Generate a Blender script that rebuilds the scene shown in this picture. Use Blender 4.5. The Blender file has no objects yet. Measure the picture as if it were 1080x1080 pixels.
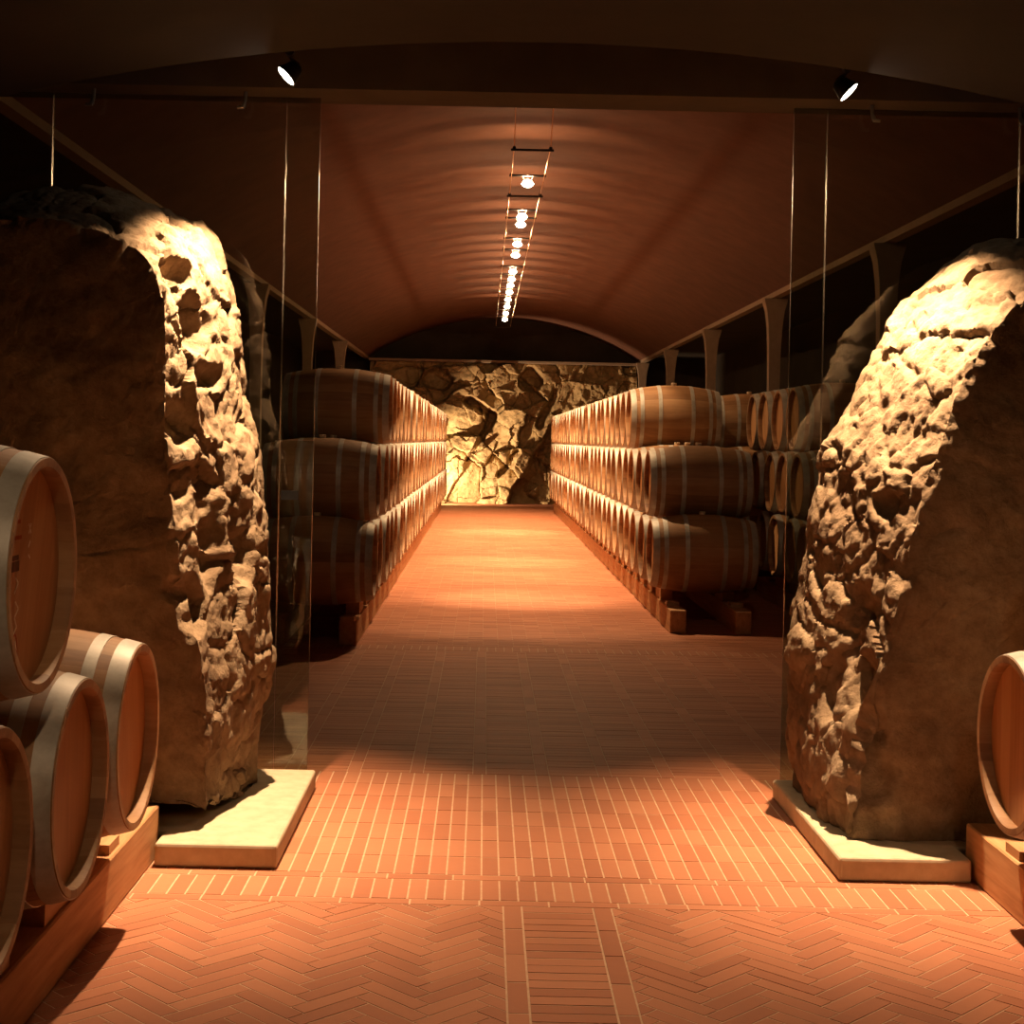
import bpy, bmesh, math, random
from mathutils import Vector, Matrix, noise, Euler
random.seed(7)
SC = bpy.context.scene
COL = SC.collection
PI = math.pi
F = 1580.0            # focal length in pixels of the 1080 frame
H = 1.65              # eye height


def nvec(p):
    return Vector((noise.noise(p), noise.noise(p + Vector((31.4, 7.7, 12.9))), noise.noise(p + Vector((-17.2, 43.1, 5.3)))))


def P(x, y, Y):
    """the point of the room that the photo shows at (x, y), Y metres down the room"""
    return ((x - 511) + .021 * (y - 464)) * Y / F, H - (y - 464 - .021 * (x - 511)) * Y / F


# ------------------------------------------------------------------ materials
def mat(name):
    m = bpy.data.materials.new(name)
    m.use_nodes = True
    nt = m.node_tree
    b = nt.nodes['Principled BSDF']
    return m, nt, b


def N(nt, t, **kw):
    n = nt.nodes.new(t)
    for k, v in kw.items():
        if k.startswith('i_'):
            n.inputs[k[2:].replace('_', ' ')].default_value = v
        else:
            setattr(n, k, v)
    return n


def L(nt, a, b):
    nt.links.new(a, b)


def ramp(nt, fac, stops):
    r = nt.nodes.new('ShaderNodeValToRGB')
    e = r.color_ramp.elements
    while len(e) < len(stops):
        e.new(.5)
    for q, (p, c) in zip(e, stops):
        q.position = p
        q.color = (*c, 1)
    L(nt, fac, r.inputs[0])
    return r.outputs[0]


def coords(nt, kind='Object', scale=(1, 1, 1)):
    tc = N(nt, 'ShaderNodeTexCoord')
    mp = N(nt, 'ShaderNodeMapping')
    mp.inputs['Scale'].default_value = scale
    L(nt, tc.outputs[kind], mp.inputs[0])
    return mp.outputs[0]


def tex(nt, vec, scale, detail=6, rough=.6):
    n = N(nt, 'ShaderNodeTexNoise')
    n.inputs['Scale'].default_value = scale
    n.inputs['Detail'].default_value = detail
    n.inputs['Roughness'].default_value = rough
    L(nt, vec, n.inputs['Vector'])
    return n.outputs['Fac']


def bump(nt, b, h, strength=.4, dist=.01):
    n = N(nt, 'ShaderNodeBump')
    n.inputs['Strength'].default_value = strength
    n.inputs['Distance'].default_value = dist
    L(nt, h, n.inputs['Height'])
    L(nt, n.outputs[0], b.inputs['Normal'])


def mathn(nt, op, a, b=None, c=None):
    n = N(nt, 'ShaderNodeMath', operation=op)
    for i, v in enumerate((a, b, c)):
        if v is None:
            continue
        if isinstance(v, (int, float)):
            n.inputs[i].default_value = v
        else:
            L(nt, v, n.inputs[i])
    return n.outputs[0]


def mixc(nt, fac, a, b, blend='MIX'):
    n = N(nt, 'ShaderNodeMix', data_type='RGBA', blend_type=blend)
    for i, v in ((0, fac), (6, a), (7, b)):
        if isinstance(v, (int, float)):
            n.inputs[i].default_value = v
        elif isinstance(v, tuple):
            n.inputs[i].default_value = (*v, 1)
        else:
            L(nt, v, n.inputs[i])
    return n.outputs[2]


def simple(name, c1, c2, scale=6, rough=.8, bs=.3, bd=.01, metal=0, stretch=(1, 1, 1), kind='Object', spec=.3):
    m, nt, b = mat(name)
    v = coords(nt, kind, stretch)
    f = tex(nt, v, scale)
    L(nt, ramp(nt, f, [(.3, c1), (.7, c2)]), b.inputs['Base Color'])
    b.inputs['Roughness'].default_value = rough
    b.inputs['Metallic'].default_value = metal
    b.inputs['Specular IOR Level'].default_value = spec
    bump(nt, b, f, bs, bd)
    return m


def rock_mat(name, ca, cb, cc, sc=1.0):
    m, nt, b = mat(name)
    v = coords(nt, 'Object')
    f1 = tex(nt, v, 2.2 * sc, 8, .65)
    f2 = tex(nt, v, 14 * sc, 8, .7)
    f3 = tex(nt, v, 60 * sc, 4, .6)
    c = ramp(nt, f1, [(.3, ca), (.55, cb), (.75, cc)])
    c = mixc(nt, .6, c, ramp(nt, f2, [(.3, (.35, .3, .25)), (.65, (1, 1, 1))]), 'MULTIPLY')
    L(nt, c, b.inputs['Base Color'])
    b.inputs['Roughness'].default_value = .92
    b.inputs['Specular IOR Level'].default_value = .15
    h = mathn(nt, 'ADD', mathn(nt, 'MULTIPLY', f2, 1.0), mathn(nt, 'MULTIPLY', f3, .35))
    bump(nt, b, h, .7, .02 / sc)
    return m


def stave_mat():
    m, nt, b = mat('oak_staves')
    tc = N(nt, 'ShaderNodeTexCoord')
    sp = N(nt, 'ShaderNodeSeparateXYZ')
    L(nt, tc.outputs['Object'], sp.inputs[0])
    ang = mathn(nt, 'MULTIPLY', mathn(nt, 'ARCTAN2', sp.outputs[1], sp.outputs[2]), 28 / (2 * PI))
    oi = N(nt, 'ShaderNodeObjectInfo')
    cell = mathn(nt, 'FLOOR', ang)
    wn = N(nt, 'ShaderNodeTexWhiteNoise', noise_dimensions='2D')
    cx = N(nt, 'ShaderNodeCombineXYZ')
    L(nt, cell, cx.inputs[0])
    L(nt, oi.outputs['Random'], cx.inputs[1])
    L(nt, cx.outputs[0], wn.inputs['Vector'])
    mp = N(nt, 'ShaderNodeMapping')
    mp.inputs['Scale'].default_value = (3, 45, 45)
    L(nt, tc.outputs['Object'], mp.inputs[0])
    g = tex(nt, mp.outputs[0], 1.0, 5, .6)
    st = tex(nt, coords(nt, 'Object', (2, 2, 2)), 2.0, 3, .5)
    t = mathn(nt, 'ADD', mathn(nt, 'MULTIPLY', wn.outputs['Value'], .45), mathn(nt, 'MULTIPLY', g, .55))
    c = ramp(nt, t, [(.2, (.25, .118, .048)), (.5, (.36, .188, .08)), (.8, (.46, .265, .125))])
    c = mixc(nt, .35, c, ramp(nt, st, [(.35, (.5, .42, .36)), (.6, (1, 1, 1))]), 'MULTIPLY')
    tone = mathn(nt, 'MULTIPLY_ADD', oi.outputs['Random'], .35, .78)
    cc = N(nt, 'ShaderNodeCombineXYZ')
    for i in range(3):
        L(nt, tone, cc.inputs[i])
    c = mixc(nt, 1.0, c, cc.outputs[0], 'MULTIPLY')
    L(nt, c, b.inputs['Base Color'])
    b.inputs['Roughness'].default_value = .62
    b.inputs['Specular IOR Level'].default_value = .3
    fr = mathn(nt, 'FRACT', ang)
    e = mathn(nt, 'LESS_THAN', mathn(nt, 'ABSOLUTE', mathn(nt, 'SUBTRACT', fr, .5)), .47)
    bump(nt, b, mathn(nt, 'ADD', e, mathn(nt, 'MULTIPLY', g, .4)), .35, .003)
    return m


def head_mat():
    m, nt, b = mat('oak_head')
    tc = N(nt, 'ShaderNodeTexCoord')
    sp = N(nt, 'ShaderNodeSeparateXYZ')
    L(nt, tc.outputs['Object'], sp.inputs[0])
    oi = N(nt, 'ShaderNodeObjectInfo')
    a = mathn(nt, 'MULTIPLY', sp.outputs[1], 11)
    wn = N(nt, 'ShaderNodeTexWhiteNoise', noise_dimensions='2D')
    cx = N(nt, 'ShaderNodeCombineXYZ')
    L(nt, mathn(nt, 'FLOOR', a), cx.inputs[0])
    L(nt, oi.outputs['Random'], cx.inputs[1])
    L(nt, cx.outputs[0], wn.inputs['Vector'])
    g = tex(nt, coords(nt, 'Object', (30, 40, 3)), 1.0, 5, .6)
    t = mathn(nt, 'ADD', mathn(nt, 'MULTIPLY', wn.outputs['Value'], .4), mathn(nt, 'MULTIPLY', g, .6))
    c = ramp(nt, t, [(.2, (.37, .165, .06)), (.5, (.48, .235, .092)), (.8, (.55, .30, .13))])
    L(nt, c, b.inputs['Base Color'])
    b.inputs['Roughness'].default_value = .55
    b.inputs['Specular IOR Level'].default_value = .3
    e = mathn(nt, 'LESS_THAN', mathn(nt, 'ABSOLUTE', mathn(nt, 'SUBTRACT', mathn(nt, 'FRACT', a), .5)), .48)
    bump(nt, b, mathn(nt, 'ADD', e, mathn(nt, 'MULTIPLY', g, .3)), .25, .002)
    return m


def brick_mat():
    m, nt, b = mat('terracotta_brick')
    g = N(nt, 'ShaderNodeNewGeometry')
    v = coords(nt, 'Object')
    f = tex(nt, v, 25, 6, .65)
    f2 = tex(nt, v, 1.1, 4, .5)
    t = mathn(nt, 'ADD', mathn(nt, 'MULTIPLY', g.outputs['Random Per Island'], .55), mathn(nt, 'MULTIPLY', f, .45))
    c = ramp(nt, t, [(.15, (.355, .128, .062)), (.45, (.42, .155, .076)), (.75, (.47, .185, .092)), (.95, (.48, .22, .115))])
    c = mixc(nt, .5, c, ramp(nt, f2, [(.3, (.72, .7, .66)), (.65, (1, 1, 1))]), 'MULTIPLY')
    L(nt, c, b.inputs['Base Color'])
    L(nt, mathn(nt, 'MULTIPLY_ADD', f, .3, .55), b.inputs['Roughness'])
    b.inputs['Specular IOR Level'].default_value = .18
    bump(nt, b, f, .25, .004)
    return m


def far_brick_mat():
    m, nt, b = mat('mortar_and_brick')
    v = coords(nt, 'Object')
    f = tex(nt, v, 30, 5, .6)
    c = ramp(nt, f, [(.3, (.50, .31, .19)), (.7, (.63, .42, .27))])
    L(nt, c, b.inputs['Base Color'])
    b.inputs['Roughness'].default_value = .85
    b.inputs['Specular IOR Level'].default_value = .2
    bump(nt, b, f, .3, .004)
    return m


def timber_mat():
    m, nt, b = mat('rack_timber')
    v = coords(nt, 'Object', (14, 1.2, 14))
    w = tex(nt, v, 2.0, 6, .6)
    f = tex(nt, coords(nt, 'Object', (60, 4, 60)), 1.0, 4, .6)
    t = mathn(nt, 'ADD', mathn(nt, 'MULTIPLY', w, .7), mathn(nt, 'MULTIPLY', f, .3))
    L(nt, ramp(nt, t, [(.25, (.27, .12, .05)), (.48, (.46, .24, .105)), (.7, (.57, .33, .16))]), b.inputs['Base Color'])
    b.inputs['Roughness'].default_value = .7
    b.inputs['Specular IOR Level'].default_value = .25
    bump(nt, b, t, .3, .004)
    return m


def hoop_mat():
    m, nt, b = mat('galvanised_hoop')
    v = coords(nt, 'Object')
    f = tex(nt, v, 9, 6, .65)
    oi = N(nt, 'ShaderNodeObjectInfo')
    c = ramp(nt, f, [(.3, (.3, .26, .2)), (.6, (.47, .43, .36))])
    L(nt, c, b.inputs['Base Color'])
    b.inputs['Metallic'].default_value = .15
    L(nt, mathn(nt, 'MULTIPLY_ADD', f, .3, .35), b.inputs['Roughness'])
    bump(nt, b, f, .15, .003)
    return m


def glass_mat():
    m = bpy.data.materials.new('clear_glass')
    m.use_nodes = True
    nt = m.node_tree
    nt.nodes.clear()
    o = N(nt, 'ShaderNodeOutputMaterial')
    tr = N(nt, 'ShaderNodeBsdfTransparent')
    tr.inputs[0].default_value = (.77, .80, .74, 1)
    gl = N(nt, 'ShaderNodeBsdfGlossy')
    gl.inputs['Roughness'].default_value = .0
    lw = N(nt, 'ShaderNodeLayerWeight')
    lw.inputs['Blend'].default_value = .5
    p5 = mathn(nt, 'POWER', lw.outputs['Facing'], 5.0)
    fr = mathn(nt, 'MULTIPLY_ADD', p5, .94, .06)
    mx = N(nt, 'ShaderNodeMixShader')
    L(nt, fr, mx.inputs[0])
    L(nt, tr.outputs[0], mx.inputs[1])
    L(nt, gl.outputs[0], mx.inputs[2])
    L(nt, mx.outputs[0], o.inputs[0])
    return m


def emit_mat(name, col, s):
    m = bpy.data.materials.new(name)
    m.use_nodes = True
    nt = m.node_tree
    nt.nodes.clear()
    o = N(nt, 'ShaderNodeOutputMaterial')
    e = N(nt, 'ShaderNodeEmission')
    e.inputs[0].default_value = (*col, 1)
    e.inputs[1].default_value = s
    L(nt, e.outputs[0], o.inputs[0])
    return m


M = dict(
    stave=stave_mat(), head=head_mat(), hoop=hoop_mat(), brick=brick_mat(), mortar=far_brick_mat(), timber=timber_mat(),
    glass=glass_mat(),
    rockL=rock_mat('tuff_boulder', (.150, .095, .055), (.25, .175, .105), (.33, .25, .165)),
    rockW=rock_mat('quarry_face', (.30, .20, .10), (.46, .34, .17), (.56, .44, .25), .45),
    plinth=simple('cast_stone', (.40, .32, .21), (.50, .41, .28), 14, .85, .3, .004),
    vault=simple('vault_plaster', (.105, .045, .027), (.145, .064, .038), 3.0, .9, .25, .01),
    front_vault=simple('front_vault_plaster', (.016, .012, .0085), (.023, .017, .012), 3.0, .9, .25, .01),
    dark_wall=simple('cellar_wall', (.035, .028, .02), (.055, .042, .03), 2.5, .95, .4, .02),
    lintel=simple('lintel_plaster', (.05, .036, .024), (.07, .05, .033), 4, .9, .2, .01),
    column=simple('column_concrete', (.26, .19, .125), (.32, .235, .16), 8, .85, .2, .005),
    black=simple('black_metal', (.015, .013, .012), (.03, .027, .025), 20, .5, .05, .002, .7),
    steel=simple('dull_steel', (.22, .2, .17), (.32, .29, .25), 20, .4, .05, .002, .9),
    copper=simple('cable_copper', (.5, .3, .16), (.6, .38, .22), 20, .35, .05, .002, .9),
    bung=simple('bung_wood', (.55, .4, .25), (.66, .5, .33), 30, .7, .2, .002),
    ink=simple('stamp_ink', (.10, .035, .015), (.16, .06, .03), 60, .8, .1, .001),
    redink=simple('red_ink', (.32, .06, .02), (.38, .09, .03), 60, .8, .1, .001),
    chalk=simple('chalk', (.62, .48, .33), (.72, .58, .42), 60, .9, .1, .001),
    glass_edge=simple('glass_edge', (.05, .08, .05), (.08, .11, .07), 20, .25, .05, .001, 0, spec=.8),
    bulb=emit_mat('halogen_bulb', (1, .80, .58), 25),
    lens=emit_mat('spot_lens', (1, .88, .70), 25),
)


# ------------------------------------------------------------------ helpers
def tag(o, label=None, cat=None, group=None, kind=None):
    if label: o['label'] = label
    if cat: o['category'] = cat
    if group: o['group'] = group
    if kind: o['kind'] = kind
    return o


def link(name, me, parent=None, loc=(0, 0, 0)):
    o = bpy.data.objects.new(name, me)
    COL.objects.link(o)
    o.location = loc
    if parent is not None:
        o.parent = parent
    return o


def mesh(name, verts, faces, mats, smooth=False, idx=None):
    me = bpy.data.meshes.new(name)
    me.from_pydata([tuple(v) for v in verts], [], faces)
    for m in (mats if isinstance(mats, (list, tuple)) else [mats]):
        me.materials.append(m)
    if idx:
        me.polygons.foreach_set('material_index', idx)
    if smooth:
        me.polygons.foreach_set('use_smooth', [True] * len(me.polygons))
    me.update()
    return me


class MB:
    def __init__(self):
        self.v, self.f = [], []

    def add(self, vs, fs):
        b = len(self.v)
        self.v += [tuple(q) for q in vs]
        self.f += [tuple(i + b for i in q) for q in fs]
        return self

    def box(self, x0, x1, y0, y1, z0, z1):
        vs = [(x, y, z) for x in (x0, x1) for y in (y0, y1) for z in (z0, z1)]
        return self.add(vs, [(0, 1, 3, 2), (4, 6, 7, 5), (0, 4, 5, 1), (2, 3, 7, 6), (0, 2, 6, 4), (1, 5, 7, 3)])

    def tube(self, pts, r, n=8):
        pts = [Vector(p) for p in pts]
        vs, fs = [], []
        for i, p in enumerate(pts):
            d = (pts[min(i + 1, len(pts) - 1)] - pts[max(i - 1, 0)]).normalized()
            up = Vector((0, 0, 1)) if abs(d.z) < .9 else Vector((1, 0, 0))
            a = d.cross(up).normalized()
            b = d.cross(a)
            rr = r[i] if isinstance(r, (list, tuple)) else r
            vs += [p + (a * math.cos(2 * PI * k / n) + b * math.sin(2 * PI * k / n)) * rr for k in range(n)]
        for i in range(len(pts) - 1):
            for k in range(n):
                fs.append((i * n + k, i * n + (k + 1) % n, (i + 1) * n + (k + 1) % n, (i + 1) * n + k))
        fs.append(tuple(range(n))[::-1])
        fs.append(tuple((len(pts) - 1) * n + k for k in range(n)))
        return self.add(vs, fs)

    def lathe(self, prof, n, axis='X', close=False):
        """prof: (along, radius)"""
        vs, fs = [], []
        for (a, r) in prof:
            for k in range(n):
                t = 2 * PI * k / n
                c, s = r * math.cos(t), r * math.sin(t)
                vs.append((a, s, c) if axis == 'X' else (c, s, a))
        m = len(prof)
        for i in range(m - 1 if not close else m):
            j = (i + 1) % m
            for k in range(n):
                q = (k + 1) % n
                fs.append((i * n + k, i * n + q, j * n + q, j * n + k))
        return self.add(vs, fs)

    def xform(self, mtx):
        self.v = [tuple(mtx @ Vector(q)) for q in self.v]
        return self

    def me(self, name, m, smooth=False):
        me = mesh(name, self.v, self.f, m, smooth)
        bm = bmesh.new()
        bm.from_mesh(me)
        bmesh.ops.recalc_face_normals(bm, faces=bm.faces)
        bm.to_mesh(me)
        bm.free()
        return me

    def obj(self, name, m, parent=None, loc=(0, 0, 0), smooth=False):
        return link(name, self.me(name, m, smooth), parent, loc)


def bevel(o, w, seg=2):
    b = o.modifiers.new('bevel', 'BEVEL')
    b.width = w
    b.segments = seg
    b.limit_method = 'ANGLE'
    return o


def empty(name, loc):
    o = bpy.data.objects.new(name, None)
    o.empty_display_size = .1
    COL.objects.link(o)
    o.location = loc
    return o


ORD = ('first second third fourth fifth sixth seventh eighth ninth tenth eleventh twelfth thirteenth fourteenth fifteenth sixteenth '
       'seventeenth eighteenth nineteenth twentieth twenty-first twenty-second twenty-third twenty-fourth twenty-fifth twenty-sixth '
       'twenty-seventh twenty-eighth twenty-ninth thirtieth thirty-first thirty-second thirty-third').split()

# ------------------------------------------------------------------ barrel
BL, BR, HR = .95, .36, .30            # length, bilge radius, rim radius


def rad(x):
    t = abs(x) / (BL / 2)
    return HR + (BR - HR) * (1 - t ** 2.1)


def stave_profile(n):
    out = []
    for i in range(n + 1):
        x = -BL / 2 + BL * i / n
        out.append((x, rad(x)))
    h = BL / 2
    # the chime: a flat end, a small chamfer and the inside down to the head
    e = [(h + .0, HR - .004), (h - .001, HR - .022), (h - .012, HR - .027), (h - .055, HR - .021), (h - .055, HR - .03)]
    return [(-a, r) for a, r in reversed(e)] + out + e


def stave_bm(nseg, n):
    return MB().lathe(stave_profile(n), nseg)


HOOPS = [(.004, .060), (.098, .138), (.285, .325)]


def hoop_mb(a, b, sgn, nseg):
    h = BL / 2
    prof = []
    for i in range(4):
        x = h - a - (b - a) * i / 3
        prof.append((x, rad(x) + .0028))
    prof.append((h - b, rad(h - b) - .002))
    prof.insert(0, (h - a, rad(h - a) - .002))
    prof = [(x * sgn, r) for x, r in prof]
    return MB().lathe(prof, nseg, close=True)


def head_mb(sgn, nseg):
    h = BL / 2 - .045
    prof = [(h, .0001), (h, .10), (h, .20), (h, HR - .021), (h - .02, HR - .021)]
    return MB().lathe([(a * sgn, r) for a, r in prof], nseg)


STAVES = stave_bm(56, 16).me('staves', M['stave'], True)
HEADS = {s: head_mb(s, 40).me('head', M['head']) for s in (1, -1)}
HOOPM = {(i, s): hoop_mb(a, b, s, 56).me('hoop', M['hoop'], True) for i, (a, b) in enumerate(HOOPS) for s in (1, -1)}
BUNG = MB().lathe([(BR - .01, .0001), (BR - .01, .026), (BR + .022, .03), (BR + .026, .024), (BR + .026, .0001)], 14, 'Z').me('bung', M['bung'])
# flat-ended steep rims keep their edge
for me in [STAVES] + list(HOOPM.values()):
    me.set_sharp_from_angle(angle=math.radians(40))

# the far barrels: the same barrel in one mesh
far_bits = [(stave_bm(24, 8), 0)] + [(head_mb(s, 24), 1) for s in (1, -1)] + [(hoop_mb(a, b, s, 24), 2) for a, b in HOOPS for s in (1, -1)]
fv, ff, fi = [], [], []
for mb, k in far_bits:
    b0 = len(fv)
    fv += mb.v
    ff += [tuple(i + b0 for i in q) for q in mb.f]
    fi += [k] * len(mb.f)
FARB = mesh('oak_barrel', fv, ff, [M['stave'], M['head'], M['hoop']], True, fi)
bm_ = bmesh.new(); bm_.from_mesh(FARB); bmesh.ops.recalc_face_normals(bm_, faces=bm_.faces); bm_.to_mesh(FARB); bm_.free()
FARB.set_sharp_from_angle(angle=math.radians(40))

PROTO = None
NB = [0]


def parts_of_barrel(root):
    s = link('staves', STAVES, root)
    for q in (1, -1):
        link('head', HEADS[q], root)
        for i in range(3):
            link('hoop', HOOPM[(i, q)], root)
    link('bung', BUNG, root)


def barrel(x, y, z, label, group, far=False):
    """x is the middle of the barrel, which lies along X"""
    global PROTO
    NB[0] += 1
    jy, jx = random.uniform(-.002, .002), random.uniform(-.012, .012)
    spin = random.uniform(0, 6.28)
    if far:
        o = link('oak_barrel', FARB, None, (x + jx, y, z))
        o.rotation_euler = (spin, 0, 0)
    else:
        if PROTO is None:
            o = PROTO = empty('oak_barrel', (0, 0, 0))
            parts_of_barrel(o)
        else:
            o = PROTO.copy()
            COL.objects.link(o)
            for ch in PROTO.children:
                c = ch.copy()
                c.parent = o
                COL.objects.link(c)
        o.location = (x + jx, y, z)
        for ch in o.children:
            if ch.name.startswith('staves'):
                ch.rotation_euler = (spin, 0, 0)
            elif ch.name.startswith('head'):
                ch.rotation_euler = (random.uniform(-.5, .5), 0, 0)
    return tag(o, label, 'barrel', group)


PITCH, STEP, ROW1 = .724, .63, .65
BH = .20                                # rack beams


def rack_beam(x, y0, y1, ys, label, group):
    """a square timber with cradle blocks between the barrels"""
    root = empty('timber_rack', (x, (y0 + y1) / 2, 0))
    yc = (y0 + y1) / 2
    tag(root, label, 'rack', group)
    b = MB().box(-.07, .07, y0 - yc, y1 - yc, .0, BH).obj('timber', M['timber'], root)
    bevel(b, .006, 1)
    rr = rad(BL / 2 - .19 - .058) + .006
    zc = ROW1
    gaps = sorted(set([round(v - PITCH / 2, 4) for v in ys] + [round(v + PITCH / 2, 4) for v in ys]))
    block = None
    for g in gaps:
        a0, a1 = -.20, .20
        if g < min(ys): a0 = -.02
        if g > max(ys): a1 = .02
        pts = []
        n = 6
        for i in range(n + 1):
            dy = -.20 + (.20 - .127) * i / n
            zz = zc - math.sqrt(rr ** 2 - (dy + PITCH / 2) ** 2)
            pts.append((dy, zz))
        prof = [(-.20, BH)] + pts + [(-q, w) for q, w in reversed(pts)] + [(.20, BH)]
        prof = [(min(max(q, a0), a1), w) for q, w in prof]
        m = len(prof)
        vs = [(-.055, q, w) for q, w in prof] + [(.055, q, w) for q, w in prof]
        fs = [tuple(range(m)), tuple(range(2 * m - 1, m - 1, -1))] + [(i, i + m, (i + 1) % m + m, (i + 1) % m) for i in range(m)]
        if a0 != -.20 or a1 != .20:
            # the end block leans on the last barrel only: a plain upright stop
            lo, hi = (.03, .17) if a0 != -.20 else (-.17, -.03)
            s = -1 if a0 != -.20 else 1
            MB().box(-.055, .055, g - yc + lo, g - yc + hi, BH, BH + .035).obj('cradle_block', M['timber'], root)
            continue
        MB().add(vs, fs).obj('cradle_block', M['timber'], root, (0, g - yc, 0))
    return root


# ------------------------------------------------------------------ camera
cam = bpy.data.cameras.new('camera')
cam.sensor_width = 36
cam.sensor_fit = 'HORIZONTAL'
cam.lens = F / 1080 * 36
cam.clip_end = 200
co = bpy.data.objects.new('camera', cam)
COL.objects.link(co)
cam.shift_x, cam.shift_y = 29 / 1080, -76 / 1080
co.matrix_world = Matrix.Translation((0, 0, H)) @ Matrix.Rotation(PI / 2, 4, 'X') @ Matrix.Rotation(.021, 4, 'Z')
SC.camera = co

# ------------------------------------------------------------------ floor: brick by brick on a mortar bed
fv, ff = [], []


def clip(poly, x0, x1, y0, y1):
    for ax, lim, keep in ((0, x0, 1), (0, x1, -1), (1, y0, 1), (1, y1, -1)):
        out = []
        for i in range(len(poly)):
            a, b = poly[i], poly[(i + 1) % len(poly)]
            ia, ib = (a[ax] - lim) * keep >= 0, (b[ax] - lim) * keep >= 0
            if ia:
                out.append(a)
            if ia != ib:
                t = (lim - a[ax]) / (b[ax] - a[ax])
                out.append((a[0] + t * (b[0] - a[0]), a[1] + t * (b[1] - a[1])))
        poly = out
        if len(poly) < 3:
            return []
    return poly


def put(poly):
    n = len(poly)
    b = len(fv)
    dz = random.uniform(-.0008, .0004)
    fv.extend((x, y, dz) for x, y in poly)
    fv.extend((x, y, -.008) for x, y in poly)
    ff.append(tuple(range(b, b + n)))
    for i in range(n):
        j = (i + 1) % n
        ff.append((b + j, b + i, b + n + i, b + n + j))


def rect(x0, x1, y0, y1, g=.0035):
    put([(x0 + g, y0 + g), (x1 - g, y0 + g), (x1 - g, y1 - g), (x0 + g, y1 - g)])


def herring(X0, X1, Y0, Y1, W=.063, n=4, g=.0028):
    c, s = math.cos(PI / 4), math.sin(PI / 4)
    cx, cy = (X0 + X1) / 2, (Y0 + Y1) / 2
    R = int(max(X1 - X0, Y1 - Y0) / W) + 8
    for i in range(-R, R):
        for j in range(-R, R):
            m = (i - j) % (2 * n)
            if m == 0:
                r = (i * W + g, (i + n) * W - g, j * W + g, (j + 1) * W - g)
            elif m == 2 * n - 1:
                r = (i * W + g, (i + 1) * W - g, j * W + g, (j + n) * W - g)
            else:
                continue
            p = [(r[0], r[2]), (r[1], r[2]), (r[1], r[3]), (r[0], r[3])]
            p = [(cx + c * x - s * y, cy + s * x + c * y) for x, y in p]
            if all(x < X0 or x > X1 or y < Y0 or y > Y1 for x, y in p):
                continue
            p = clip(p, X0 + g, X1 - g, Y0 + g, Y1 - g)
            if p:
                put(p)


BX0, BX1 = .10, .484                 # central strip
YH = 5.31
herring(-3.2, BX0, 2.9, YH)
herring(BX1, 3.8, 2.9, YH)
y = YH
while y > 2.6:
    rect(BX0 + .066, BX1 - .066, y - .066, y)
    y -= .066
y = YH
while y > 2.6:
    for x in (BX0, BX1 - .066):
        rect(x, x + .066, y - .248, y)
    y -= .248
XL, XR = -4.1, 4.6
k = 0
for (y0, y1, lx, off) in ((5.31, 5.372, .248, .1), (5.372, 5.615, .0665, 0), (5.615, 5.68, .248, .2)):
    x = XL - off
    while x < XR:
        rect(x, x + lx, y0, y1)
        x += lx
for r in range(7):
    x = XL
    while x < XR:
        rect(x, x + .0665, 5.68 + r * .2455, 5.68 + (r + 1) * .2455)
        x += .0665


def bands(X0, X1, Y0, Y1, g=.0018):
    x = X0
    while x < X1:
        y = Y0
        while y < Y1 - .01:
            rect(x, x + .245, y, min(y + .066, Y1), g)
            y += .066
        y = Y0
        while y < Y1 - .01:
            rect(x + .245, x + .245 + .066, y, min(y + .248, Y1), g)
            y += .248
        x += .311


bands(-4.0, 4.4, 7.3985, 11.7)
x = -4.0
while x < 4.4:
    rect(x, x + .0665, 11.7, 11.95)
    x += .0665


def rows(X0, X1, Y0, Y1):
    y, k = Y0, 0
    while y < Y1:
        x = X0 - (.245 / 2) * (k % 2)
        while x < X1:
            rect(x, x + .245, y, y + .066, .0016)
            x += .245
        y += .066
        k += 1


rows(-2.55, 3.35, 11.95, 20)
rows(-1.25, 1.95, 20, 39.2)
nb = len(ff)
b0 = len(fv)
for (a, b_, c, d) in ((-6, 7, -3.2, 7.4), (-6, 7, 7.4, 41)):
    b0 = len(fv)
    fv += [(a, c, -.0016), (b_, c, -.0016), (b_, d, -.0016), (a, d, -.0016)]
    ff.append((b0, b0 + 1, b0 + 2, b0 + 3))
b0 = len(fv)
fv += [(x, y, -.3) for x, y in ((-6, -3.2), (7, -3.2), (7, 41), (-6, 41))]
ff.append((b0 + 3, b0 + 2, b0 + 1, b0))
o = link('floor', mesh('floor', fv, ff, [M['brick'], M['mortar']], False, [0] * nb + [1] * 3))
tag(o, kind='structure')

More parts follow.
